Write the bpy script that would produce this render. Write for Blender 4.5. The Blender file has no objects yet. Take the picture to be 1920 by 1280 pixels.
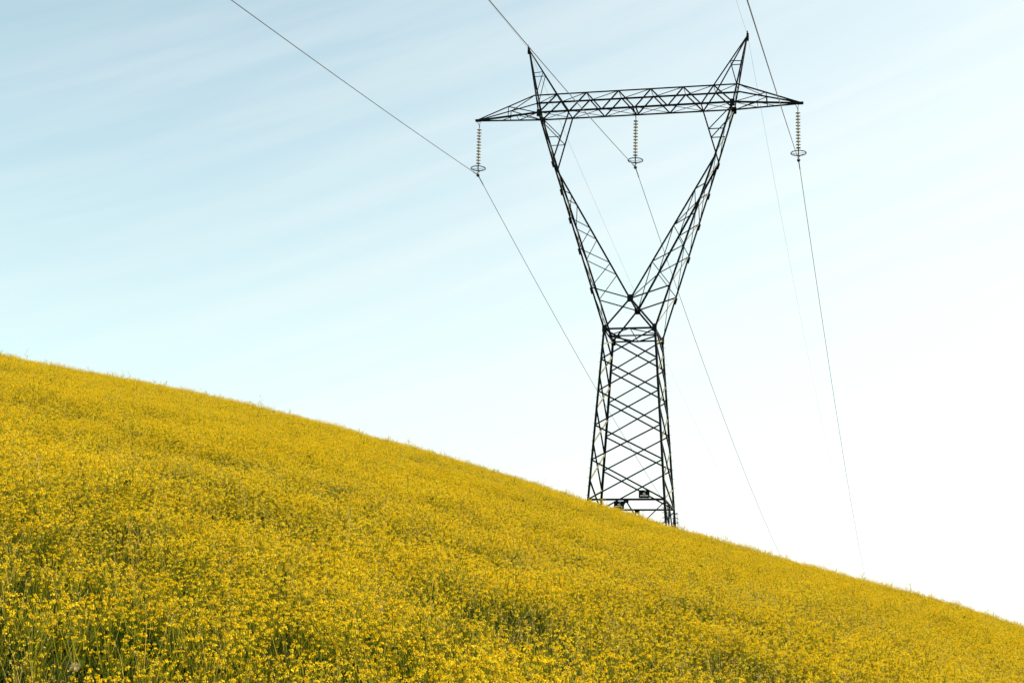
import bpy, math, random
import numpy as np
from mathutils import Vector, Matrix

random.seed(7)
RNG = np.random.default_rng(11)
SC = bpy.context.scene
COL = SC.collection

# ------------------------------------------------------------------ camera
PITCH, ROLL, FPX = 0.23528, 0.028346, 3091.7
cp, sp, cr, sr = math.cos(PITCH), math.sin(PITCH), math.cos(ROLL), math.sin(ROLL)
FWD = Vector((0, cp, sp))
U0 = Vector((0, -sp, cp))
RIGHT = Vector((1, 0, 0)) * cr + U0 * sr
UP = Vector((1, 0, 0)) * -sr + U0 * cr
cam = bpy.data.cameras.new('camera')
cam.sensor_width = 36.0
cam.lens = 36.0 * FPX / 1920.0
cam.clip_start, cam.clip_end = 0.1, 9000.0
cam_o = bpy.data.objects.new('camera', cam)
COL.objects.link(cam_o)
cam_o.matrix_world = Matrix(((RIGHT.x, UP.x, -FWD.x, 0), (RIGHT.y, UP.y, -FWD.y, 0), (RIGHT.z, UP.z, -FWD.z, 0), (0, 0, 0, 1)))
SC.camera = cam_o

# ------------------------------------------------------------------ light
SUN_EL, SUN_AZ = 27.0, 82.0          # azimuth clockwise from the view direction
sun = bpy.data.lights.new('sun', 'SUN')
sun.energy, sun.angle, sun.color = 4.0, math.radians(0.5), (1.0, 0.90, 0.74)
sun_o = bpy.data.objects.new('sun', sun)
COL.objects.link(sun_o)
se, sa = math.radians(SUN_EL), math.radians(SUN_AZ)
SUN_DIR = Vector((math.sin(sa) * math.cos(se), math.cos(sa) * math.cos(se), math.sin(se)))
sun_o.rotation_euler = SUN_DIR.to_track_quat('Z', 'Y').to_euler()

world = bpy.data.worlds.new('World')
SC.world = world
world.use_nodes = True
SC.view_settings.view_transform = 'Standard'
SC.view_settings.look = 'None'
SC.view_settings.gamma = 1.0
SC.view_settings.use_curve_mapping = False
SC.view_settings.exposure = 1.0


class NT:
    """small helper to write node trees"""
    def __init__(self, tree):
        self.t = tree

    def n(self, kind, **kw):
        nd = self.t.nodes.new(kind)
        for k, v in kw.items():
            setattr(nd, k, v)
        return nd

    def l(self, a, b):
        self.t.links.new(a, b)

    def math(self, op, a, b=None, clamp=False):
        m = self.n('ShaderNodeMath', operation=op, use_clamp=clamp)
        for i, v in enumerate((a, b)):
            if v is None:
                continue
            if isinstance(v, (int, float)):
                m.inputs[i].default_value = v
            else:
                self.l(v, m.inputs[i])
        return m.outputs[0]

    def mix(self, fac, a, b, blend='MIX'):
        m = self.n('ShaderNodeMix', data_type='RGBA', blend_type=blend)
        for s, v in ((m.inputs['Factor'], fac), (m.inputs['A'], a), (m.inputs['B'], b)):
            pass
        ins = [m.inputs[0], m.inputs[6], m.inputs[7]]
        for s, v in zip(ins, (fac, a, b)):
            if isinstance(v, (int, float)):
                s.default_value = v
            elif isinstance(v, tuple):
                s.default_value = (*v, 1.0)
            else:
                self.l(v, s)
        return m.outputs[2]

    def ramp(self, fac, stops, interp='LINEAR'):
        r = self.n('ShaderNodeValToRGB')
        r.color_ramp.interpolation = interp
        el = r.color_ramp.elements
        while len(el) < len(stops):
            el.new(0.5)
        for e, (p, c) in zip(el, stops):
            e.position = p
            e.color = (*c, 1.0) if isinstance(c, tuple) else (c, c, c, 1.0)
        self.l(fac, r.inputs[0])
        return r.outputs[0]


def build_world():
    w = NT(world.node_tree)
    bg = world.node_tree.nodes['Background']
    sky = w.n('ShaderNodeTexSky', sky_type='NISHITA')
    sky.sun_disc = False
    sky.sun_elevation, sky.sun_rotation = se, sa
    sky.air_density, sky.dust_density, sky.ozone_density = 1.0, 1.6, 1.0
    bg.inputs[1].default_value = 0.15
    tint = w.mix(1.0, sky.outputs[0], (1.17, 1.11, 0.835), 'MULTIPLY')
    geo = w.n('ShaderNodeTexCoord')
    d = geo.outputs['Generated']                       # direction from the viewer into the sky
    # thin high haze that thickens towards the sun and the horizon
    def dot(vec):
        v = w.n('ShaderNodeVectorMath', operation='DOT_PRODUCT')
        w.l(d, v.inputs[0])
        v.inputs[1].default_value = vec
        return v.outputs['Value']
    t = dot((0.80, 0.0, -1.0))
    thick = w.n('ShaderNodeMapRange', interpolation_type='SMOOTHSTEP')
    w.l(t, thick.inputs[0])
    thick.inputs[1].default_value, thick.inputs[2].default_value = -0.68, 0.26
    # long wind-drawn streaks of cirrus: noise stretched along one direction of the sky
    mp = w.n('ShaderNodeMapping')
    vr = w.n('ShaderNodeVectorRotate', rotation_type='Y_AXIS')
    vr.inputs['Angle'].default_value = math.radians(20)
    w.l(d, vr.inputs['Vector'])
    w.l(vr.outputs[0], mp.inputs[0])
    mp.inputs['Scale'].default_value = (1.1, 1.1, 17.0)
    n1 = w.n('ShaderNodeTexNoise', noise_dimensions='3D')
    w.l(mp.outputs[0], n1.inputs[0])
    n1.inputs['Scale'].default_value, n1.inputs['Detail'].default_value = 3.0, 7.0
    n1.inputs['Roughness'].default_value, n1.inputs['Distortion'].default_value = 0.52, 0.25
    streak = w.ramp(n1.outputs['Fac'], [(0.32, 0.0), (0.72, 1.0)], 'EASE')
    f = w.math('ADD', w.math('MULTIPLY', thick.outputs[0], 0.80), w.math('MULTIPLY', streak, 0.18), True)
    hazecol = (3.42, 3.50, 3.38)
    col = w.mix(f, tint, hazecol)
    w.l(col, bg.inputs[0])


build_world()


# ------------------------------------------------------------------ helpers
def tag(o, label=None, cat=None, group=None, kind=None):
    if label: o['label'] = label
    if cat: o['category'] = cat
    if group: o['group'] = group
    if kind: o['kind'] = kind
    return o


def empty(name, loc, rz=0.0):
    o = bpy.data.objects.new(name, None)
    COL.objects.link(o)
    o.location = loc
    o.rotation_euler = (0, 0, rz)
    return o


class MB:
    """collects simple solids and links them as one mesh object"""
    def __init__(self):
        self.v, self.f, self.m = [], [], []

    def add(self, verts, faces, mat=0):
        b = len(self.v)
        self.v += [tuple(p) for p in verts]
        self.f += [tuple(i + b for i in q) for q in faces]
        self.m += [mat] * len(faces)

    def prism(self, p, q, prof, u, w, mat=0):
        """extrude a closed profile of (a,b) pairs in the u,w plane from p to q"""
        n = len(prof)
        vs = [p + u * a + w * b for a, b in prof] + [q + u * a + w * b for a, b in prof]
        fs = [(i, (i + 1) % n, n + (i + 1) % n, n + i) for i in range(n)]
        fs += [tuple(range(n - 1, -1, -1)), tuple(range(n, 2 * n))]
        self.add(vs, fs, mat)

    def angle(self, p, q, width, face, mat=0):
        """steel L-section lying flat in the face whose outward direction is `face`"""
        p, q, face = Vector(p), Vector(q), Vector(face)
        a = (q - p).normalized()
        b = a.cross(face)
        if b.length < 1e-4:
            b = a.orthogonal()
        b.normalize()
        n = b.cross(a).normalized()
        if n.dot(face) < 0:
            n = -n
        t = max(0.012, width * 0.13)
        h = width * 0.5
        prof = [(-h, 0), (h, 0), (h, -width * 0.9), (h - t, -width * 0.9), (h - t, -t), (-h, -t)]
        self.prism(p, q, prof, b, n, mat)

    def corner(self, p, q, width, d1, d2, mat=0):
        """main corner angle whose two flanges run along d1 and d2"""
        p, q = Vector(p), Vector(q)
        a = (q - p).normalized()
        u = Vector(d1) - a * a.dot(Vector(d1)); u.normalize()
        w = Vector(d2) - a * a.dot(Vector(d2)); w.normalize()
        t = width * 0.16
        o = -width * 0.25
        s = lambda x: x + o
        prof = [(s(0), s(0)), (s(width), s(0)), (s(width), s(t)), (s(t), s(t)), (s(t), s(width)), (s(0), s(width))]
        self.prism(p, q, prof, u, w, mat)

    def tube(self, pts, r, seg=8, mat=0, closed=False):
        pts = [Vector(p) for p in pts]
        n = len(pts)
        rings = []
        prev = None
        for i, p in enumerate(pts):
            if closed:
                a = pts[(i + 1) % n] - pts[i - 1]
            else:
                a = pts[min(i + 1, n - 1)] - pts[max(i - 1, 0)]
            a.normalize()
            if prev is None:
                u = a.orthogonal().normalized()
            else:
                u = (prev - a * prev.dot(a)).normalized()
            prev = u
            w = a.cross(u)
            rr = r[i] if isinstance(r, (list, tuple)) else r
            rings.append([p + u * (rr * math.cos(2 * math.pi * k / seg)) + w * (rr * math.sin(2 * math.pi * k / seg)) for k in range(seg)])
        vs = [x for ring in rings for x in ring]
        fs = []
        for i in range(n if closed else n - 1):
            j = (i + 1) % n
            for k in range(seg):
                l = (k + 1) % seg
                fs.append((i * seg + k, i * seg + l, j * seg + l, j * seg + k))
        if not closed:
            fs.append(tuple(range(seg - 1, -1, -1)))
            fs.append(tuple((n - 1) * seg + k for k in range(seg)))
        self.add(vs, fs, mat)

    def lathe(self, prof, seg=20, mat=0, base=(0, 0, 0)):
        b = Vector(base)
        n = len(prof)
        vs = []
        for r, z in prof:
            for k in range(seg):
                an = 2 * math.pi * k / seg
                vs.append(b + Vector((r * math.cos(an), r * math.sin(an), z)))
        fs = []
        for i in range(n - 1):
            for k in range(seg):
                l = (k + 1) % seg
                fs.append((i * seg + k, i * seg + l, (i + 1) * seg + l, (i + 1) * seg + k))
        fs.append(tuple(range(seg - 1, -1, -1)))
        fs.append(tuple((n - 1) * seg + k for k in range(seg)))
        self.add(vs, fs, mat)

    def plate(self, c, a, n, la, lb, th, cut=0.25, mat=0):
        """gusset plate: chamfered rectangle centred at c, long side along a, facing n"""
        c, a, n = Vector(c), Vector(a).normalized(), Vector(n).normalized()
        b = n.cross(a).normalized()
        x, y = la / 2, lb / 2
        k = min(x, y) * cut
        prof = [(-x + k, -y), (x - k, -y), (x, -y + k), (x, y - k), (x - k, y), (-x + k, y), (-x, y - k), (-x, -y + k)]
        self.prism(c - n * th / 2, c + n * th / 2, prof, a, b, mat)

    def build(self, name, mats, parent=None, smooth=False):
        me = bpy.data.meshes.new(name)
        me.from_pydata(self.v, [], self.f)
        for m in (mats if isinstance(mats, (list, tuple)) else [mats]):
            me.materials.append(m)
        me.polygons.foreach_set('material_index', self.m)
        if smooth:
            me.polygons.foreach_set('use_smooth', [True] * len(me.polygons))
        me.update()
        o = bpy.data.objects.new(name, me)
        COL.objects.link(o)
        if parent:
            o.parent = parent
        return o


def material(name):
    m = bpy.data.materials.new(name)
    m.use_nodes = True
    w = NT(m.node_tree)
    return m, w, m.node_tree.nodes['Principled BSDF']


def mat_steel():
    m, w, p = material('weathered_steel')
    tc = w.n('ShaderNodeTexCoord')
    n = w.n('ShaderNodeTexNoise')
    n.inputs['Scale'].default_value, n.inputs['Detail'].default_value = 3.5, 6.0
    w.l(tc.outputs['Object'], n.inputs[0])
    c = w.ramp(n.outputs['Fac'], [(0.35, (0.004, 0.0045, 0.004)), (0.55, (0.008, 0.008, 0.007)), (0.72, (0.016, 0.013, 0.010))])
    w.l(c, p.inputs['Base Color'])
    p.inputs['Metallic'].default_value = 0.0
    p.inputs['Roughness'].default_value = 0.42
    p.inputs['Specular IOR Level'].default_value = 0.08
    return m


def mat_simple(name, col, rough=0.5, metal=0.0, var=0.25, scale=8.0, spec=0.4):
    m, w, p = material(name)
    tc = w.n('ShaderNodeTexCoord')
    n = w.n('ShaderNodeTexNoise')
    n.inputs['Scale'].default_value, n.inputs['Detail'].default_value = scale, 5.0
    w.l(tc.outputs['Object'], n.inputs[0])
    lo = tuple(c * (1 - var) for c in col)
    hi = tuple(min(1, c * (1 + var)) for c in col)
    w.l(w.ramp(n.outputs['Fac'], [(0.3, lo), (0.7, hi)]), p.inputs['Base Color'])
    p.inputs['Roughness'].default_value = rough
    p.inputs['Metallic'].default_value = metal
    p.inputs['Specular IOR Level'].default_value = spec
    return m


def mat_leafy(name, c1, c2, c3, trans, rough=0.6):
    """thin petals or leaves: diffuse with light passing through, hue differing from plant to plant"""
    m, w, p = material(name)
    oi = w.n('ShaderNodeObjectInfo')
    g = w.n('ShaderNodeNewGeometry')
    mixv = w.math('FRACT', w.math('ADD', oi.outputs['Random'], w.math('MULTIPLY', g.outputs['Random Per Island'], 0.55)))
    c = w.ramp(mixv, [(0.0, c1), (0.5, c2), (1.0, c3)])
    w.l(c, p.inputs['Base Color'])
    p.inputs['Roughness'].default_value = rough
    p.inputs['Specular IOR Level'].default_value = 0.04
    tr = w.n('ShaderNodeBsdfTranslucent')
    w.l(c, tr.inputs[0])
    mx = w.n('ShaderNodeMixShader')
    mx.inputs[0].default_value = trans
    out = m.node_tree.nodes['Material Output']
    w.l(p.outputs[0], mx.inputs[1])
    w.l(tr.outputs[0], mx.inputs[2])
    w.l(mx.outputs[0], out.inputs[0])
    return m


STEEL = mat_steel()
SUNLIT_STEEL = mat_simple('sunlit_tint_steel', (0.27, 0.245, 0.15), 0.5, 0.0, 0.35, 5.0)  # same steel with cream sunlight put into the base colour
CABLE = mat_simple('cable_aluminium', (0.06, 0.06, 0.055), 0.5, 0.0)
FITTING = mat_simple('forged_fitting', (0.008, 0.008, 0.008), 0.6, spec=0.1)
GLASS = mat_simple('glazed_insulator', (0.62, 0.595, 0.53), 0.3, 0.0, 0.12)
SIGN_DARK = mat_simple('sign_enamel', (0.006, 0.008, 0.007), 0.6, spec=0.06)
SIGN_WHITE = mat_simple('sign_white', (0.78, 0.78, 0.74), 0.5, 0.0, 0.06)
PETAL = mat_leafy('mustard_petal', (0.82, 0.48, 0.003), (0.87, 0.595, 0.005), (0.93, 0.76, 0.04), 0.36)
BUD = mat_leafy('mustard_bud', (0.36, 0.32, 0.01), (0.50, 0.40, 0.012), (0.60, 0.40, 0.02), 0.30)
STEM = mat_leafy('mustard_stem', (0.13, 0.15, 0.006), (0.24, 0.23, 0.010), (0.34, 0.27, 0.022), 0.22)
LEAF = mat_leafy('mustard_leaf', (0.010, 0.030, 0.002), (0.02, 0.05, 0.004), (0.05, 0.085, 0.007), 0.25)
BLADE = mat_leafy('grass_blade', (0.015, 0.040, 0.003), (0.07, 0.10, 0.005), (0.18, 0.18, 0.010), 0.30)
STRAW = mat_leafy('dry_grass', (0.42, 0.30, 0.05), (0.54, 0.40, 0.07), (0.66, 0.52, 0.14), 0.28)
SPENT = mat_leafy('spent_stalk', (0.30, 0.24, 0.02), (0.40, 0.31, 0.03), (0.52, 0.40, 0.05), 0.30)
FLUFF = mat_leafy('seed_fluff', (0.50, 0.42, 0.22), (0.62, 0.54, 0.30), (0.72, 0.64, 0.40), 0.45)


# ------------------------------------------------------------------ the hill
EL_AZ = np.array([-0.3177, -0.2504, -0.1835, -0.1034, -0.0504, 0.0023, 0.0483, 0.0744, 0.1004, 0.1457, 0.1779, 0.2421, 0.3120])
EL_V = np.array([0.2219, 0.2104, 0.1986, 0.1810, 0.1682, 0.1553, 0.1410, 0.1327, 0.1262, 0.1143, 0.1064, 0.0915, 0.0718])
EPOLY = np.polyfit(EL_AZ, EL_V, 5)
DPOLY = np.polyder(EPOLY)
YC = 92.0
PLANT_H = 0.57


def ridge_slope(az):
    a = np.clip(az, -0.33, 0.33)
    e = np.polyval(EPOLY, a) + np.polyval(DPOLY, a) * (az - a) * 0.7
    return np.clip(e, 0.005, 0.27)


def rolling(x, y):
    """gentle undulation of the slope"""
    return (0.07 * np.sin(x * 0.31 + 1.3) * np.sin(y * 0.23 + 0.4) + 0.05 * np.sin(x * 0.83 - y * 0.37 + 2.0)
            + 0.03 * np.sin(x * 1.7 + y * 1.1))


def canopy(x, y):
    x, y = np.asarray(x, float), np.asarray(y, float)
    az = np.clip(x / np.maximum(y, 14.0), -0.7, 0.7)
    e = np.clip(1.95 - 2.1 * az, 0.9, 2.9)
    a = ridge_slope(az) + 2 * e / YC
    z = -e + a * y - (e / YC ** 2) * np.maximum(y, -20) * np.abs(y)
    over = np.clip(y - YC, 0, 60)
    z = z - 0.0042 * over ** 2 - np.clip(y - YC - 60, 0, None) * 0.50
    z = z + rolling(x, y) * np.clip((y - 4) / 10, 0.2, 1.0)
    return np.clip(z, -45, 60)


def ground(x, y):
    return canopy(x, y) - PLANT_H


def mat_soil():
    m, w, p = material('meadow_soil')
    tc = w.n('ShaderNodeTexCoord')
    n = w.n('ShaderNodeTexNoise')
    n.inputs['Scale'].default_value, n.inputs['Detail'].default_value = 0.6, 8.0
    w.l(tc.outputs['Object'], n.inputs[0])
    n2 = w.n('ShaderNodeTexNoise')
    n2.inputs['Scale'].default_value, n2.inputs['Detail'].default_value = 9.0, 6.0
    w.l(tc.outputs['Object'], n2.inputs[0])
    c1 = w.ramp(n.outputs['Fac'], [(0.3, (0.007, 0.010, 0.003)), (0.7, (0.018, 0.020, 0.005))])
    c = w.mix(w.math('MULTIPLY', n2.outputs['Fac'], 0.5), c1, (0.018, 0.012, 0.006))
    w.l(c, p.inputs['Base Color'])
    p.inputs['Roughness'].default_value = 0.9
    return m


def axis_steps(limit_near, step, far, growth):
    a = list(np.arange(0, limit_near + 1e-6, step))
    s = step
    while a[-1] < far:
        s *= growth
        a.append(a[-1] + s)
    return a


def build_hill():
    px = axis_steps(60, 1.0, 3000, 1.16)
    xs = np.array([-v for v in px[:0:-1]] + px)
    py = axis_steps(170, 1.0, 3000, 1.16)
    ny = axis_steps(20, 1.0, 1500, 1.2)
    ys = np.array([-v for v in ny[:0:-1]] + py)
    X, Y = np.meshgrid(xs, ys)
    Z = ground(X, Y)
    v = np.stack([X, Y, Z], -1).reshape(-1, 3)
    nx, nyy = len(xs), len(ys)
    i = np.arange(nx - 1)[None, :] + np.arange(nyy - 1)[:, None] * nx
    i = i.ravel()
    f = np.stack([i, i + 1, i + nx + 1, i + nx], 1)
    me = bpy.data.meshes.new('hillside')
    me.from_pydata(v.tolist(), [], f.tolist())
    me.polygons.foreach_set('use_smooth', [True] * len(me.polygons))
    me.materials.append(mat_soil())
    me.update()
    o = bpy.data.objects.new('hillside', me)
    COL.objects.link(o)
    tag(o, 'grassy hillside falling from left to right under the yellow flowers', 'hill', kind='structure')


build_hill()

# ------------------------------------------------------------------ the lattice tower
T_LOC, T_YAW = Vector((7.968, 105.145, 14.688)), -0.22268
BX, BY, WX, WY, ZW = 2.451, 2.432, 1.691, 1.849, 11.20
KX, KY, ZK = 5.508, 0.960, 23.18
CY, ZC = 1.650, 13.253
OXB, OXT, OY, ZB, ZT = 6.618, 6.902, 0.724, 26.809, 28.092
EX, ZE, TIP, ZP = 7.554, 31.822, 11.0, 26.753
IXT, IXB = 5.33, 4.49
FOOT = -4.6

tower = empty('transmission_tower', T_LOC, T_YAW)
tag(tower, 'tall black steel lattice pylon with Y-shaped head standing on the flowered hill', 'pylon')


def leg_at(sx, sy, z):
    t = z / ZW
    return Vector((sx * (BX + (WX - BX) * t), sy * (BY + (WY - BY) * t), z))


LV = [1.0, 0.8196, 0.6314, 0.4295, 0.2279, 0.0]      # panel levels of the broad faces, as fractions of the waist height
FACES = {'front': (0, -1, 0), 'back': (0, 1, 0), 'left': (-1, 0, 0), 'right': (1, 0, 0)}


def build_body():
    for sx in (-1, 1):
        for sy in (-1, 1):
            b = MB()
            b.corner(leg_at(sx, sy, FOOT), leg_at(sx, sy, ZW), 0.145, (-sx, 0, 0), (0, -sy, 0))
            if (sx, sy) in ((1, 1), (-1, -1)):          # step bolts on two opposite legs
                for k in range(40):
                    p = leg_at(sx, sy, -0.6 + k * 0.29)
                    dv = Vector((sx, 0, 0)) if k % 2 else Vector((0, sy, 0))
                    b.tube([p, p + dv * 0.15], 0.010, 5)
            b.build('body_leg', STEEL, tower)
    # broad faces: crossed diagonals in five panels
    for sy in (-1, 1):
        b = MB()
        n = (0, sy, 0)
        off = Vector((0, sy * 0.03, 0))
        for i in range(5):
            z0, z1 = LV[i] * ZW, LV[i + 1] * ZW
            b.angle(leg_at(-1, sy, z0) + off, leg_at(1, sy, z1) + off, 0.095, n)
            b.angle(leg_at(1, sy, z0) - off * 0.6, leg_at(-1, sy, z1) - off * 0.6, 0.095, n)
        b.build('face_bracing', STEEL, tower)
    # narrow faces: the same crosses half a panel lower
    for sx in (-1, 1):
        b = MB()
        n = (sx, 0, 0)
        off = Vector((sx * 0.03, 0, 0))
        mids = [1.0] + [(LV[i] + LV[i + 1]) / 2 for i in range(5)] + [0.0]
        for i in range(6):
            z0, z1 = mids[i] * ZW, mids[i + 1] * ZW
            b.angle(leg_at(sx, -1, z0) + off, leg_at(sx, 1, z1) + off, 0.095, n)
            b.angle(leg_at(sx, 1, z0) - off * 0.6, leg_at(sx, -1, z1) - off * 0.6, 0.080, n, 1)  # second diagonal in the painted sunlit tone
        for m in mids[1:-1]:
            for sy in (-1, 1):
                b.plate(leg_at(sx, sy, m * ZW) + Vector((sx * 0.02, 0, 0)), (0, 0, 1), n, 0.30, 0.16, 0.014)
        b.build('face_bracing', [STEEL, SUNLIT_STEEL], tower)
    # horizontal ring and the spread legs below it
    cs = [leg_at(-1, -1, 0), leg_at(1, -1, 0), leg_at(1, 1, 0), leg_at(-1, 1, 0)]
    norms = [(0, -1, 0), (1, 0, 0), (0, 1, 0), (-1, 0, 0)]
    for k in range(4):
        p, q, n = cs[k], cs[(k + 1) % 4], norms[k]
        b = MB()
        b.angle(p, q, 0.12, n)
        b.build('base_strut', STEEL, tower)
        b = MB()
        mid = (p + q) / 2
        for s, c in ((-1, p), (1, q)):
            sxx, syy = (1 if c.x > 0 else -1), (1 if c.y > 0 else -1)
            foot = leg_at(sxx, syy, FOOT + 0.2)
            b.angle(mid - Vector((0, 0, 0.1)), foot, 0.085, n)
            hit = mid.lerp(foot, 0.36)
            b.angle(c - Vector((0, 0, 0.12)), hit, 0.065, n)
            low = leg_at(sxx, syy, hit.z - 0.6)
            b.angle(low, hit, 0.06, n)
        b.build('knee_bracing', STEEL, tower)
        b = MB()
        b.plate(mid - Vector((0, 0, 0.1)) + Vector(n) * 0.02, (q - p), n, 0.32, 0.26, 0.016)
        b.build('gusset_plate', STEEL, tower)
    # waist diaphragm
    b = MB()
    c = [leg_at(-1, -1, ZW), leg_at(1, -1, ZW), leg_at(1, 1, ZW), leg_at(-1, 1, ZW)]
    up = (0, 0, 1)
    for k in range(4):
        b.angle(c[k], c[(k + 1) % 4], 0.11, norms[k])
    m = [(c[k] + c[(k + 1) % 4]) / 2 for k in range(4)]
    for k in range(4):
        b.angle(m[k], m[(k + 1) % 4], 0.08, up)
    b.angle(m[1], m[3], 0.09, up)
    b.angle(m[0] + Vector((0, 0, 0.06)), m[2] + Vector((0, 0, 0.06)), 0.06, up)
    b.build('waist_frame', STEEL, tower)
    for sx in (-1, 1):
        for sy in (-1, 1):
            b = MB()
            p = leg_at(sx, sy, ZW)
            b.plate(p + Vector((-sx * 0.06, sy * 0.05, 0.0)), (0, 0, 1), (0, sy, 0), 0.50, 0.30, 0.016)
            b.plate(p + Vector((sx * 0.05, -sy * 0.06, 0.0)), (0, 0, 1), (sx, 0, 0), 0.46, 0.26, 0.016)
            b.build('gusset_plate', STEEL, tower)
    # anti-climbing barbs round the legs on the valley side
    for sx, sy in ((1, 1), (1, -1)):
        b = MB()
        b.angle(leg_at(sx, sy, -0.15) + Vector((0.155, 0, 0)), leg_at(sx, sy, -1.5) + Vector((0.155, 0, 0)), 0.03, (1, 0, 0))
        for z in (-0.25, -0.55, -0.85, -1.15, -1.45):
            p = leg_at(sx, sy, z)
            ring = [p + Vector((0.17 * math.cos(a), 0.17 * math.sin(a), 0.02 * math.sin(3 * a))) for a in np.linspace(0, 2 * math.pi, 13)[:-1]]
            b.tube(ring, 0.012, 5, closed=True)
            for a in np.linspace(0, 2 * math.pi, 11)[:-1]:
                dv = Vector((math.cos(a), math.sin(a), random.uniform(-0.3, 0.5)))
                b.tube([p + Vector((dv.x, dv.y, 0)) * 0.16, p + dv * 0.30], 0.008, 4)
        b.build('anti_climbing_guard', STEEL, tower)


def outer_arm(sx, sy, z):
    """outer chord of the Y: waist -> neck -> crossarm -> earth wire peak"""
    a, b = Vector((sx * WX, sy * WY, ZW)), Vector((sx * KX, sy * KY, ZK))
    c = Vector((sx * OXB, sy * OY, ZB))
    if z <= ZK:
        return a.lerp(b, (z - ZW) / (ZK - ZW))
    return b.lerp(c, (z - ZK) / (ZB - ZK))


def inner_arm(sx, sy, t):
    return Vector((sx * KX, sy * KY, ZK)).lerp(Vector((0, sy * CY, ZC)), t)


def build_fork():
    zs = [ZK + (ZB - ZK) * 0.52, ZK] + [ZK - f * (ZK - ZW) for f in (0.172, 0.345, 0.53, 0.76)]
    for sx in (-1, 1):
        b = MB()
        for sy in (-1, 1):
            n = (0, sy, 0)
            # rungs from inner to outer chord, then the zigzag down to the next rung
            outs = [outer_arm(sx, sy, z) for z in zs[2:]]
            ins = [inner_arm(sx, sy, (i + 1) / 4) for i in range(4)]
            for i in range(4):
                b.angle(ins[i], outs[i], 0.055 if i < 3 else 0.08, n)
                if i < 3:
                    b.angle(ins[i] - Vector((0, sy * 0.03, 0)), outs[i + 1] - Vector((0, sy * 0.03, 0)), 0.05, n)
            # strut triangle between neck and crossarm
            neck, top = Vector((sx * KX, sy * KY, ZK)), Vector((sx * IXB, sy * OY, ZB))
            b.angle(neck, top, 0.085, n)
            mid = neck.lerp(top, 0.49)
            b.angle(mid, Vector((sx * OXB, sy * OY, ZB - 0.12)), 0.06, n)
            b.angle(mid, outer_arm(sx, sy, mid.z), 0.055, n)
        # outer narrow face: crosses between the two outer chords
        lev = [ZB - 0.1] + zs + [ZW + 0.1]
        n = (sx, 0, 0)
        off = Vector((sx * 0.03, 0, 0))
        for z0, z1 in zip(lev[:-1], lev[1:]):
            b.angle(outer_arm(sx, -1, z0) + off, outer_arm(sx, 1, z1) + off, 0.045, n)
            b.angle(outer_arm(sx, 1, z0) - off, outer_arm(sx, -1, z1) - off, 0.050, n, 1)  # this brace has sunlight painted into its colour
        # inner narrow face
        for i in range(4):
            p0, p1 = inner_arm(sx, -1, i / 4), inner_arm(sx, 1, (i + 1) / 4)
            q0, q1 = inner_arm(sx, 1, i / 4), inner_arm(sx, -1, (i + 1) / 4)
            ni = (-sx, 0, 0.5)
            b.angle(p0, p1, 0.05, ni)
            if i % 2:
                b.angle(q0, q1, 0.05, ni)
        arm = b.build('fork_arm', [STEEL, SUNLIT_STEEL], tower)
        for sy in (-1, 1):
            b = MB()
            b.corner(outer_arm(sx, sy, ZW), outer_arm(sx, sy, ZK), 0.118, (-sx, 0, 0), (0, -sy, 0))
            b.corner(outer_arm(sx, sy, ZK), outer_arm(sx, sy, ZB), 0.118, (-sx, 0, 0), (0, -sy, 0))
            for z in (zs[1:] if sx == sy else []):
                b.plate(outer_arm(sx, sy, z - 0.25) + Vector((sx * 0.05, 0, 0)), (sx * 0.3, 0, 1), (0.2, sy, 0), 0.45, 0.12, 0.015)
            b.build('chord', STEEL, arm)
            b = MB()
            b.corner(inner_arm(sx, sy, 0), inner_arm(sx, sy, 1), 0.118, (sx, 0, 0), (0, -sy, 0))
            b.build('chord', STEEL, arm)
            # struts from the crotch down to the waist corner
            b = MB()
            b.angle((0, sy * CY, ZC), leg_at(sx, sy, ZW), 0.12, (0, sy, 0))
            b.build('fork_strut', STEEL, arm)
    for sy in (-1, 1):
        b = MB()
        b.plate((0, sy * (CY + 0.02), ZC), (0, 0, 1), (0, sy, 0), 0.50, 0.40, 0.018, 0.15)
        b.build('gusset_plate', STEEL, tower)
    b = MB()
    b.angle((0, -CY, ZC), (0, CY, ZC), 0.12, (0, 0, 1))
    b.build('crotch_tie', STEEL, tower)


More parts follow.
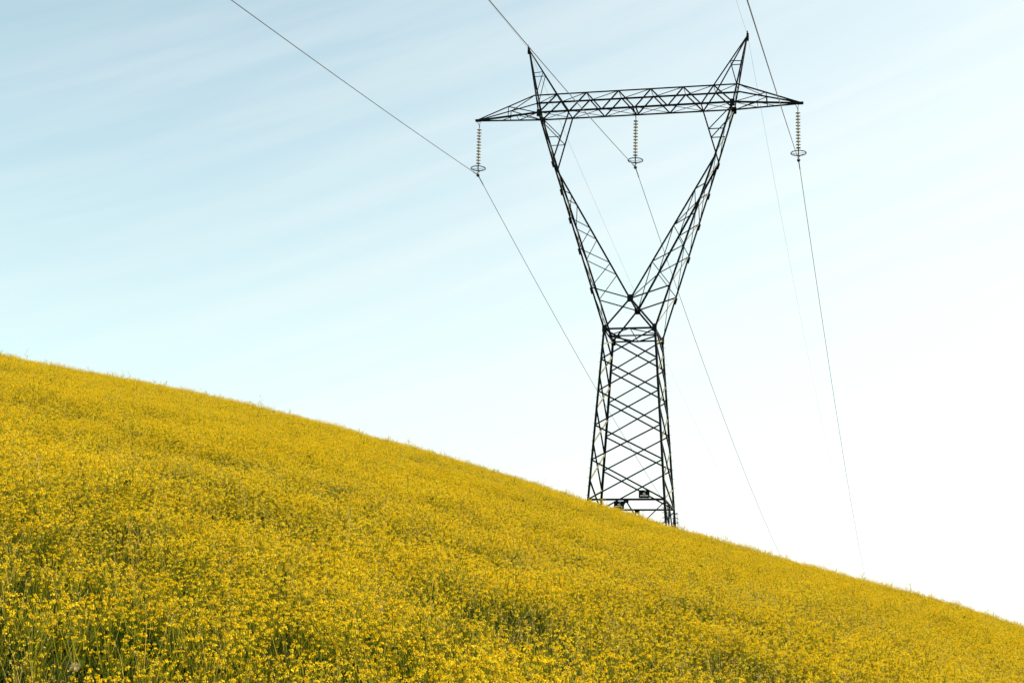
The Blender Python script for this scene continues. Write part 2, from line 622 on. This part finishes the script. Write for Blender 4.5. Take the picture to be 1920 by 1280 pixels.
def build_crossarm():
    tops = [-IXT, -3.30, -1.10, 1.10, 3.30, IXT]
    bots = [-IXB, -2.24, 0.0, 2.24, IXB]
    b = MB()
    for sy in (-1, 1):
        n = (0, sy, 0)
        seq = [(-OXB, ZB)]
        for i in range(6):
            seq.append((tops[i], ZT))
            if i < 5:
                seq.append((bots[i], ZB))
        seq.append((OXB, ZB))
        for (x0, z0), (x1, z1) in zip(seq[:-1], seq[1:]):
            b.angle((x0, sy * OY, z0), (x1, sy * OY, z1), 0.085, n)
    up, dn = (0, 0, 1), (0, 0, -1)
    xs = [-OXT] + tops + [OXT]
    for i in range(len(xs) - 1):                     # top plan bracing
        b.angle((xs[i], OY, ZT), (xs[i + 1], -OY, ZT), 0.06, up)
    for x in tops:
        b.angle((x, -OY, ZT), (x, OY, ZT), 0.045, up)
    xb = [-OXB] + bots + [OXB]
    for i in range(len(xb) - 1):                     # bottom plan: crosses
        b.angle((xb[i], OY, ZB), (xb[i + 1], -OY, ZB), 0.045, dn)
        b.angle((xb[i], -OY, ZB + 0.03), (xb[i + 1], OY, ZB + 0.03), 0.045, dn)
    for x in (-0.10, 0.10):                          # twin hanger beams for the middle string
        b.angle((x, -OY, ZB - 0.02), (x, OY, ZB - 0.02), 0.10, dn)
    arm = b.build('crossarm', STEEL, tower)
    for sy in (-1, 1):
        b = MB()
        b.corner((-OXT, sy * OY, ZT), (OXT, sy * OY, ZT), 0.10, (0, 0, -1), (0, -sy, 0))
        b.build('chord', STEEL, arm)
        b = MB()
        b.corner((-OXB, sy * OY, ZB), (OXB, sy * OY, ZB), 0.11, (0, 0, 1), (0, -sy, 0))
        b.build('chord', STEEL, arm)
    for sx in (-1, 1):
        for sy in (-1, 1):
            b = MB()
            b.plate((sx * (OXB - 0.05), sy * (OY + 0.03), ZB - 0.03), (0, 0, 1), (0, sy, 0), 0.52, 0.32, 0.016)
            b.build('gusset_plate', STEEL, tower)
    # tapered ends
    for sx in (-1, 1):
        b = MB()
        tip = Vector((sx * TIP, 0, ZP))
        for sy in (-1, 1):
            n = (0, sy, 0)
            t0, b0 = Vector((sx * OXT, sy * OY, ZT)), Vector((sx * OXB, sy * OY, ZB))
            tt = tip + Vector((0, sy * 0.05, 0.04))
            tb = tip + Vector((0, sy * 0.05, -0.03))
            b.angle(t0, tt, 0.085, n)
            b.corner(b0, tb, 0.11, (0, 0, 1), (0, -sy, 0))
            tm, bm = t0.lerp(tt, 0.46), b0.lerp(tb, 0.50)
            b.angle(tm, bm, 0.055, n)
            b.angle(tm, b0, 0.055, n)
        q = [Vector((sx * OXB, -OY, ZB)), Vector((sx * OXB, OY, ZB))]
        h = [q[0].lerp(tip, 0.36), q[1].lerp(tip, 0.36)]
        g = [q[0].lerp(tip, 0.62), q[1].lerp(tip, 0.62)]
        b.angle(q[0], h[1], 0.045, dn); b.angle(h[0], q[1], 0.045, dn)
        b.angle(h[0], g[1], 0.045, dn); b.angle(h[0], h[1], 0.045, dn)
        u = [Vector((sx * OXT, -OY, ZT)).lerp(tip, 0.46), Vector((sx * OXT, OY, ZT)).lerp(tip, 0.46)]
        b.angle(Vector((sx * OXT, -OY, ZT)), u[1], 0.045, up)
        b.plate(tip, (1, 0, 0), (0, 1, 0), 0.42, 0.16, 0.15)
        b.build('crossarm_tip', STEEL, tower)
    # earth wire peaks
    for sx in (-1, 1):
        b = MB()
        apex = Vector((sx * EX, 0, ZE))
        for sy in (-1, 1):
            n = (0, sy, 0)
            inn = Vector((sx * IXT, sy * OY, ZT))
            o_low = Vector((sx * OXB, sy * OY, ZB))
            a2 = apex + Vector((0, sy * 0.05, 0))
            ri, ro = a2.lerp(inn, 0.51), a2.lerp(o_low, 0.385)
            b.angle(ri, ro, 0.05, n)
            b.angle(ri, a2.lerp(o_low, 0.74), 0.05, n)
        for k in range(3):
            f0, f1 = (0.2, 0.45, 0.72)[k], (0.45, 0.72, 0.98)[k]
            p0, p1 = apex.lerp(Vector((sx * OXB, -OY, ZB)), f0), apex.lerp(Vector((sx * OXB, OY, ZB)), f1)
            b.angle(p0, p1, 0.045, (sx, 0, 0))
        peak = b.build('earth_wire_peak', STEEL, tower)
        for sy in (-1, 1):
            b = MB()
            a2 = apex + Vector((0, sy * 0.05, 0))
            b.corner(Vector((sx * OXB, sy * OY, ZB)), a2, 0.095, (-sx, 0, 0), (0, -sy, 0))
            b.build('chord', STEEL, peak)
            b = MB()
            b.angle(Vector((sx * IXT, sy * OY, ZT)), a2, 0.075, (0, sy, 0))
            b.build('chord', STEEL, peak)
        b = MB()
        b.plate(apex + Vector((0, 0, -0.1)), (0, 0, 1), (0, 1, 0), 0.5, 0.16, 0.12)
        b.tube([apex + Vector((0, -0.35, 0.16)), apex + Vector((0, -0.1, 0.12)), apex + Vector((0, 0.35, -0.25))], 0.045, 6)
        b.build('wire_clamp', FITTING, peak)


build_body()
build_fork()
build_crossarm()


# ------------------------------------------------------------------ warning signs
def sign(x, y, face, label):
    s = empty('danger_sign', T_LOC + Matrix.Rotation(T_YAW, 3, 'Z') @ Vector((x, y, 0.06)), T_YAW)
    tag(s, label, 'sign', 'warning boards on the pylon base')
    b = MB()
    b.plate((0, 0, 0.25), (1, 0, 0), (0, face, 0), 0.68, 0.50, 0.012, 0.08)
    b.build('board', SIGN_DARK, s)
    fr = face * 0.009
    b = MB()
    b.plate((0, fr, 0.155), (1, 0, 0), (0, face, 0), 0.50, 0.060, 0.004, 0.1)
    b.build('text_band', SIGN_WHITE, s)
    b = MB()
    b.prism(Vector((0, fr - 0.002, 0)), Vector((0, fr + 0.002, 0)), [(-0.11, 0.25), (0.11, 0.25), (0.05, 0.31), (0.02, 0.31), (0.0, 0.345), (-0.05, 0.31)], Vector((1, 0, 0)), Vector((0, 0, 1)))
    b.prism(Vector((0, fr - 0.002, 0)), Vector((0, fr + 0.002, 0)), [(0.03, 0.40), (0.12, 0.42), (0.09, 0.455), (0.05, 0.45)], Vector((1, 0, 0)), Vector((0, 0, 1)))
    b.build('warning_mark', SIGN_WHITE, s)
    for dx in (-0.2, 0.2):
        b = MB()
        b.tube([(dx, -face * 0.006, 0.1), (dx, -face * 0.06, 0.05), (dx, -face * 0.06, -0.08)], 0.014, 5)
        b.build('bracket', STEEL, s)


sign(1.147, -BY - 0.10, -1, 'black warning board with white band, upper right one, on the near base strut')
sign(-1.18, BY - 0.16, -1, 'black warning board half sunk behind the flower tops, lower left one')


# ------------------------------------------------------------------ insulator strings
def disc_mesh():
    b = MB()
    b.lathe([(0.03, 0.09), (0.045, 0.08), (0.048, 0.035), (0.10, 0.022), (0.160, -0.004), (0.170, -0.022), (0.155, -0.026),
             (0.12, -0.008), (0.11, -0.022), (0.085, -0.006), (0.048, -0.015), (0.03, -0.05), (0.03, -0.09)], 18)
    return b


def make_string(name_loc, label, drop):
    s = empty('insulator_string', name_loc, T_YAW)
    tag(s, label, 'insulator', 'insulator strings hanging from the crossarm')
    return s


DROP = 3.98


def fill_string(s):
    b = MB()
    b.tube([(-0.22, 0, 0.03), (-0.02, 0, -0.38)], 0.018, 6)
    b.tube([(0.04, 0, 0.0), (0.0, 0, -0.38)], 0.018, 6)
    b.tube([(0, 0, -0.34), (0, 0, -0.62)], 0.03, 6)
    b.build('hanger_link', FITTING, s)
    d = disc_mesh().build('insulator_disc', GLASS, s, True)
    d.location = (0, 0, -0.68)
    for k in range(1, 12):
        e = d.copy()
        COL.objects.link(e)
        e.parent = s
        e.location = (0, 0, -0.68 - 0.222 * k)
    b = MB()
    b.tube([(0, 0, -0.60), (0, 0, -3.60)], 0.034, 8)
    b.build('connecting_rod', FITTING, s)
    b = MB()
    zr = -3.50
    b.tube([(0.50 * math.cos(a), 0.50 * math.sin(a), zr) for a in np.linspace(0, 2 * math.pi, 33)[:-1]], 0.032, 8, closed=True)
    b.tube([(-0.5, 0, zr), (-0.15, 0, zr - 0.02), (0.15, 0, zr - 0.02), (0.5, 0, zr)], 0.014, 6)
    b.tube([(0, -0.5, zr), (0, 0, zr - 0.05), (0, 0.5, zr)], 0.014, 6)
    b.tube([(0.34 * math.cos(a), 0.34 * math.sin(a), zr - 0.03) for a in np.linspace(0.3, math.pi + 0.2, 14)], 0.012, 6)
    b.build('grading_ring', FITTING, s, True)
    b = MB()
    b.tube([(0, 0, -3.58), (0, 0, -DROP + 0.05)], 0.028, 6)
    b.tube([(0, -0.28, -DROP + 0.035), (0, -0.12, -DROP - 0.01), (0, 0, -DROP - 0.02), (0, 0.12, -DROP - 0.01), (0, 0.28, -DROP - 0.035)], [0.04, 0.075, 0.12, 0.075, 0.04], 8)
    b.tube([(-0.06, -0.12, -3.66), (0.06, 0.12, -3.72)], 0.03, 6)
    b.build('suspension_clamp', FITTING, s)


ROT = Matrix.Rotation(T_YAW, 3, 'Z')
HANG = {'left': Vector((-10.90, 0, ZP)), 'middle': Vector((0, 0, ZB - 0.02)), 'right': Vector((10.84, 0, ZP))}
LBL = {'left': 'beige disc insulator string hanging from the left tip of the crossarm',
       'middle': 'beige disc insulator string hanging from the middle of the crossarm',
       'right': 'beige disc insulator string hanging from the right tip of the crossarm'}
for side in ('left', 'middle', 'right'):
    fill_string(make_string(T_LOC + ROT @ HANG[side], LBL[side], DROP))

# ------------------------------------------------------------------ wires
PH_N, PH_F = 0.195, 0.232
HN = Vector((-math.sin(PH_N), -math.cos(PH_N), 0))
HF = Vector((math.sin(PH_F), math.cos(PH_F), 0))
WIRES = {
    'left': ('c', (-0.196584, 0.000163), (-0.12234, 0.000268), 'thick cable clamped under the left insulator string'),
    'middle': ('c', (-0.221462, 0.000216), (-0.120431, 0.000314), 'thick cable clamped under the middle insulator string'),
    'right': ('c', (-0.304441, 0.000054), (-0.078709, 0.000212), 'thick cable clamped under the right insulator string'),
    'left_peak': ('e', (-0.199444, 0.00020), (-0.100046, 0.000207), 'hair thin earth wire from the left horn of the pylon'),
    'right_peak': ('e', (-0.281781, 0.00030), (-0.083432, 0.000257), 'hair thin earth wire from the right horn of the pylon'),
}
for k, (kind, near, far, label) in WIRES.items():
    if kind == 'c':
        p0 = T_LOC + ROT @ (HANG[k] - Vector((0, 0, DROP)))
    else:
        p0 = T_LOC + ROT @ Vector((EX * (-1 if 'left' in k else 1), 0, ZE))
    pts, rad = [], []
    r = 0.0205 if kind == 'c' else 0.0072
    ss = list(np.arange(-150, -2, 3.0)) + [-1.6, -1.5, -0.8, 0.0, 0.8, 1.5, 1.6] + list(np.arange(3, 300, 3.0))
    for s in ss:
        if s < 0:
            q = p0 + HN * -s + Vector((0, 0, near[0] * -s + near[1] * s * s))
        else:
            q = p0 + HF * s + Vector((0, 0, far[0] * s + far[1] * s * s))
        pts.append(q)
        rad.append(r * 1.7 if (kind == 'c' and abs(s) <= 1.55) else r)
    b = MB()
    b.tube(pts, rad, 6)
    o = b.build('power_cable' if kind == 'c' else 'earth_wire', CABLE, None, True)
    tag(o, label, 'cable' if kind == 'c' else 'wire', 'cables carried by the pylon' if kind == 'c' else 'earth wires from the pylon horns')


# ------------------------------------------------------------------ flowers and grass
class PB:
    """plant builder: thin ribbons and petals"""
    def __init__(self):
        self.v, self.f, self.m = [], [], []

    def ribbon(self, pts, widths, side, mat):
        b = len(self.v)
        for p, wd in zip(pts, widths):
            self.v.append(tuple(p - side * wd)); self.v.append(tuple(p + side * wd))
        for i in range(len(pts) - 1):
            self.f.append((b + 2 * i, b + 2 * i + 1, b + 2 * i + 3, b + 2 * i + 2)); self.m.append(mat)

    def petal(self, c, n, size, mat):
        n = n.normalized()
        u = n.orthogonal().normalized()
        u = Matrix.Rotation(random.uniform(0, 6.28), 3, n) @ u
        w = n.cross(u)
        b = len(self.v)
        tip = n * size * 0.35
        self.v += [tuple(c - u * size * 0.9 + tip), tuple(c - w * size * 0.75), tuple(c + u * size * 0.9 + tip), tuple(c + w * size * 0.75)]
        self.f.append((b, b + 1, b + 2, b + 3)); self.m.append(mat)

    def mesh(self, name, mats):
        me = bpy.data.meshes.new(name)
        me.from_pydata(self.v, [], self.f)
        for m in mats:
            me.materials.append(m)
        me.polygons.foreach_set('material_index', self.m)
        me.update()
        return bpy.data.objects.new(name, me)


def rnd_dir(lo=-1.0):
    a = random.uniform(0, 2 * math.pi)
    z = random.uniform(lo, 1)
    r = math.sqrt(max(0, 1 - z * z))
    return Vector((r * math.cos(a), r * math.sin(a), z))


def flower_head(pb, c, r):
    for _ in range(random.randint(7, 10)):
        d = rnd_dir(-0.25)
        pb.petal(c + d * r * random.uniform(0.55, 1.0), d + rnd_dir() * 0.5, r * random.uniform(0.34, 0.52), 0)
    for _ in range(2):
        pb.petal(c + Vector((0, 0, r * 0.9)) + rnd_dir() * r * 0.25, rnd_dir(), r * 0.22, 1)


def mustard(name, heads, height, spread, head_r, leaves):
    pb = PB()
    lean = Vector((random.uniform(-0.08, 0.08), random.uniform(-0.08, 0.08), 1))
    for h in range(heads):
        a = 2 * math.pi * (h + random.random()) / heads
        rr = spread * math.sqrt(random.random())
        zt = height * random.uniform(0.72, 1.08)
        top = Vector((rr * math.cos(a), rr * math.sin(a), 0)) + lean * zt
        fork = lean * (zt * random.uniform(0.25, 0.55))
        mid = fork.lerp(top, 0.55) + Vector((0, 0, -0.02))
        side = Vector((-math.sin(a * 3 + h), math.cos(a * 3 + h), 0))
        pb.ribbon([fork, mid, top], [0.0030, 0.0024, 0.0018], side, 2)
        flower_head(pb, top, head_r * random.uniform(0.8, 1.25))
        if random.random() < 0.45:                # a few spent flowers down the stalk
            pb.petal(fork.lerp(top, 0.8) + rnd_dir() * 0.015, rnd_dir(), head_r * 0.4, 1)
    pb.ribbon([Vector((0, 0, -0.08)), lean * height * 0.3, lean * height * 0.75], [0.005, 0.004, 0.003], Vector((1, 0, 0)), 2)
    for _ in range(leaves):
        a = random.uniform(0, 6.28)
        d = Vector((math.cos(a), math.sin(a), 0))
        z0 = height * random.uniform(0.05, 0.6)
        L = random.uniform(0.08, 0.17)
        p0 = lean * z0
        pb.ribbon([p0, p0 + d * L * 0.5 + Vector((0, 0, L * 0.35)), p0 + d * L + Vector((0, 0, L * 0.1))], [0.004, random.uniform(0.012, 0.024), 0.003], Vector((-d.y, d.x, 0)), 3)
    return pb.mesh(name, [PETAL, BUD, STEM, LEAF])


def grass_tuft(name, n, height, width, mat, seed=False):
    pb = PB()
    for _ in range(n):
        a = random.uniform(0, 6.28)
        d = Vector((math.cos(a), math.sin(a), 0))
        h = height * random.uniform(0.6, 1.1)
        b0 = Vector((random.uniform(-0.09, 0.09), random.uniform(-0.09, 0.09), -0.05))
        bend = random.uniform(0.08, 0.45) * h
        pts = [b0, b0 + Vector((0, 0, h * 0.5)) + d * bend * 0.25, b0 + Vector((0, 0, h * 0.85)) + d * bend * 0.65, b0 + Vector((0, 0, h)) + d * bend]
        s = Vector((-d.y, d.x, 0))
        pb.ribbon(pts, [width, width * 0.85, width * 0.55, width * 0.1], s, 0)
        if seed:
            t = pts[3]
            for k in range(5):
                pb.petal(t - (pts[3] - pts[2]) * 0.12 * k + rnd_dir() * 0.008, rnd_dir(), 0.010, 0)
    return pb.mesh(name, [mat])


def spent_plant(name):
    """tall plant gone to seed: bare branching stalks with pods"""
    pb = PB()
    h = random.uniform(0.66, 0.84)
    lean = Vector((random.uniform(-0.12, 0.12), random.uniform(-0.12, 0.12), 1))
    pb.ribbon([Vector((0, 0, -0.08)), lean * h * 0.5, lean * h], [0.004, 0.004, 0.003], Vector((1, 0, 0)), 0)
    for k in range(random.randint(5, 8)):
        a = random.uniform(0, 6.28)
        z0 = h * random.uniform(0.5, 0.9)
        L = random.uniform(0.08, 0.22)
        p0 = lean * z0
        p1 = p0 + Vector((math.cos(a) * L * 0.6, math.sin(a) * L * 0.6, L * 0.8))
        pb.ribbon([p0, p0.lerp(p1, 0.5) + Vector((0, 0, -0.01)), p1], [0.0035, 0.003, 0.002], Vector((-math.sin(a), math.cos(a), 0)), 0)
        for q in range(4):
            pb.petal(p0.lerp(p1, 0.4 + 0.2 * q) + rnd_dir() * 0.015, rnd_dir(), random.uniform(0.010, 0.020), 0 if q < 3 else 1)
    return pb.mesh(name, [SPENT, PETAL])


def value_noise(x, y, cell, seed):
    r = np.random.default_rng(seed)
    N = 256
    g = r.random((N, N))
    u, v = x / cell + 1000, y / cell + 1000
    i, j = np.floor(u).astype(int), np.floor(v).astype(int)
    fu, fv = u - i, v - j
    fu, fv = fu * fu * (3 - 2 * fu), fv * fv * (3 - 2 * fv)
    a, b = g[i % N, j % N], g[(i + 1) % N, j % N]
    c, d = g[i % N, (j + 1) % N], g[(i + 1) % N, (j + 1) % N]
    return (a * (1 - fu) + b * fu) * (1 - fv) + (c * (1 - fu) + d * fu) * fv


def richness(x, y):
    """0 = leafy gap, 1 = dense bloom"""
    n = 0.45 * value_noise(x, y, 3.4, 1) + 0.35 * value_noise(x, y, 1.3, 2) + 0.20 * value_noise(x, y, 0.55, 3)
    n = n - 0.30 * np.exp(-((x + 4.2) ** 2 / 3 + (y - 13.5) ** 2 / 10)) - 0.10 * np.exp(-((y - 14) / 8) ** 2)
    return np.clip((n - 0.24) / 0.30, 0, 1)


def scatter(y0, y1, density, half=0.40, pad=2.5):
    area_pts = []
    w = half * y1 + pad
    n = int(density * (y1 - y0) * 2 * w)
    x = RNG.uniform(-w, w, n)
    y = RNG.uniform(y0, y1, n)
    k = np.abs(x) < half * y + pad
    return x[k], y[k]


def instancer(name, col, pos, idx, rot, scl):
    me = bpy.data.meshes.new(name)
    me.from_pydata(pos.tolist(), [], [])
    me.attributes.new('variant', 'INT', 'POINT').data.foreach_set('value', idx.astype(np.int32))
    me.attributes.new('turn', 'FLOAT_VECTOR', 'POINT').data.foreach_set('vector', rot.astype(np.float32).ravel())
    me.attributes.new('size', 'FLOAT', 'POINT').data.foreach_set('value', scl.astype(np.float32))
    o = bpy.data.objects.new(name, me)
    COL.objects.link(o)
    g = bpy.data.node_groups.new(name, 'GeometryNodeTree')
    g.interface.new_socket('Geometry', in_out='INPUT', socket_type='NodeSocketGeometry')
    g.interface.new_socket('Geometry', in_out='OUTPUT', socket_type='NodeSocketGeometry')
    w = NT(g)
    gi, go = w.n('NodeGroupInput'), w.n('NodeGroupOutput')
    ci = w.n('GeometryNodeCollectionInfo')
    ci.inputs['Collection'].default_value = col
    ci.inputs['Separate Children'].default_value = True
    ci.inputs['Reset Children'].default_value = True
    ip = w.n('GeometryNodeInstanceOnPoints')
    ip.inputs['Pick Instance'].default_value = True

    def attr(nm, dt):
        a = w.n('GeometryNodeInputNamedAttribute', data_type=dt)
        a.inputs['Name'].default_value = nm
        return a.outputs['Attribute']
    e2r = w.n('FunctionNodeEulerToRotation')
    w.l(attr('turn', 'FLOAT_VECTOR'), e2r.inputs[0])
    w.l(gi.outputs[0], ip.inputs['Points'])
    w.l(ci.outputs[0], ip.inputs['Instance'])
    w.l(attr('variant', 'INT'), ip.inputs['Instance Index'])
    w.l(e2r.outputs[0], ip.inputs['Rotation'])
    w.l(attr('size', 'FLOAT'), ip.inputs['Scale'])
    w.l(ip.outputs[0], go.inputs[0])
    o.modifiers.new('scatter', 'NODES').node_group = g
    return o


def plant_collection(name, objs):
    c = bpy.data.collections.new(name)
    for i, o in enumerate(objs):
        o.name = '%s_%02d' % (name, i)
        c.objects.link(o)
    return c


def build_meadow():
    fl = []
    for i in range(8):                            # open plants of the foreground
        fl.append(mustard('mustard_plant', random.randint(10, 14), 0.52, 0.18, 0.0165, 4))
    for i in range(6):                            # fuller plants higher up the slope
        fl.append(mustard('mustard_plant', random.randint(15, 19), 0.52, 0.21, 0.0155, 2))
    for i in range(4):                            # leafier plants with few blooms
        fl.append(mustard('mustard_plant', random.randint(1, 3), 0.44, 0.13, 0.0165, 12))
    for i in range(4):
        fl.append(spent_plant('mustard_plant'))
    cf = plant_collection('mustard_plant', fl)
    X, Y = [], []
    for y0, y1, d in ((3.5, 30, 33), (30, 55, 26), (55, 108, 20)):
        x, y = scatter(y0, y1, d)
        X.append(x); Y.append(y)
    x, y = np.concatenate(X), np.concatenate(Y)
    ri = richness(x, y)
    keep = RNG.random(len(x)) < 0.42 + 0.58 * ri
    x, y, ri = x[keep], y[keep], ri[keep]
    n = len(x)
    bloom = RNG.random(n) < 0.45 + 0.55 * ri
    full = RNG.random(n) < np.clip((y - 14) / 22, 0.08, 0.92)
    idx = np.where(bloom, np.where(full, RNG.integers(8, 14, n), RNG.integers(0, 8, n)), RNG.integers(14, 18, n))
    idx = np.where(RNG.random(n) < np.where(y > 50, 0.008, 0.004), RNG.integers(18, 22, n), idx)
    rot = np.stack([RNG.normal(0, 0.10, n), RNG.normal(0, 0.10, n), RNG.uniform(0, 6.283, n)], 1)
    scl = RNG.uniform(0.80, 1.13, n) * (0.86 + 0.28 * value_noise(x, y, 1.6, 21))
    scl = np.where(RNG.random(n) < 0.08, scl * RNG.uniform(1.12, 1.38, n), scl)
    o = instancer('mustard_flowers', cf, np.stack([x, y, ground(x, y)], 1), idx, rot, scl)
    tag(o, 'mass of yellow mustard flowers covering the whole hillside', 'flowers', kind='stuff')
    print('mustard plants', n)
    gr = [grass_tuft('meadow_grass', 16, 0.46, 0.0040, BLADE) for _ in range(4)]
    gr += [grass_tuft('meadow_grass', 5, 0.62, 0.0022, STRAW, True) for _ in range(3)]
    gr += [grass_tuft('meadow_grass', 3, 0.82, 0.0030, STRAW, True) for _ in range(2)]
    cg = plant_collection('meadow_grass', gr)
    X, Y = [], []
    for y0, y1, d in ((3.5, 30, 26), (30, 108, 8)):
        x, y = scatter(y0, y1, d)
        X.append(x); Y.append(y)
    x, y = np.concatenate(X), np.concatenate(Y)
    n = len(x)
    dry = RNG.random(n) < (0.04 + 0.30 * np.clip((y - 12) / 20, 0, 1)) + 0.15 * value_noise(x, y, 4.0, 9)
    idx = np.where(dry, RNG.integers(4, 7, n), RNG.integers(0, 4, n))
    idx = np.where(RNG.random(n) < 0.02, RNG.integers(7, 9, n), idx)          # a few tall dry stalks
    rot = np.stack([RNG.normal(0, 0.08, n), RNG.normal(0, 0.08, n), RNG.uniform(0, 6.283, n)], 1)
    scl = RNG.uniform(0.75, 1.12, n)
    o = instancer('meadow_grass', cg, np.stack([x, y, ground(x, y)], 1), idx, rot, scl)
    tag(o, 'green and dry grass blades growing between the yellow flowers', 'grass', kind='stuff')


build_meadow()


# ------------------------------------------------------------------ two pale seed heads in the foreground
def seed_head(x, y, label, r):
    z = float(canopy(x, y)) - 0.045
    s = empty('seed_head', (x, y, z - 0.5))
    tag(s, label, 'seed head', 'pale seed heads among the flowers')
    b = MB()
    b.tube([(0.02, 0, 0), (0.0, 0.01, 0.3), (0, 0, 0.5)], [0.004, 0.003, 0.0025], 6)
    b.build('stem', STEM, s)
    b = MB()
    for _ in range(120):
        d = rnd_dir()
        c = Vector((0, 0, 0.5))
        e = c + d * r * random.uniform(0.85, 1.05)
        b.tube([c, e], 0.0003, 3)
        for _ in range(4):
            b.tube([e, e + (d * 0.4 + rnd_dir()).normalized() * r * 0.3], 0.0004, 3)
    b.build('fluff', FLUFF, s)


seed_head(-2.77, 10.9, 'round pale fluffy seed head low in the left foreground', 0.028)
seed_head(-1.08, 14.6, 'pale ragged seed head in the flowers left of centre foreground', 0.024)
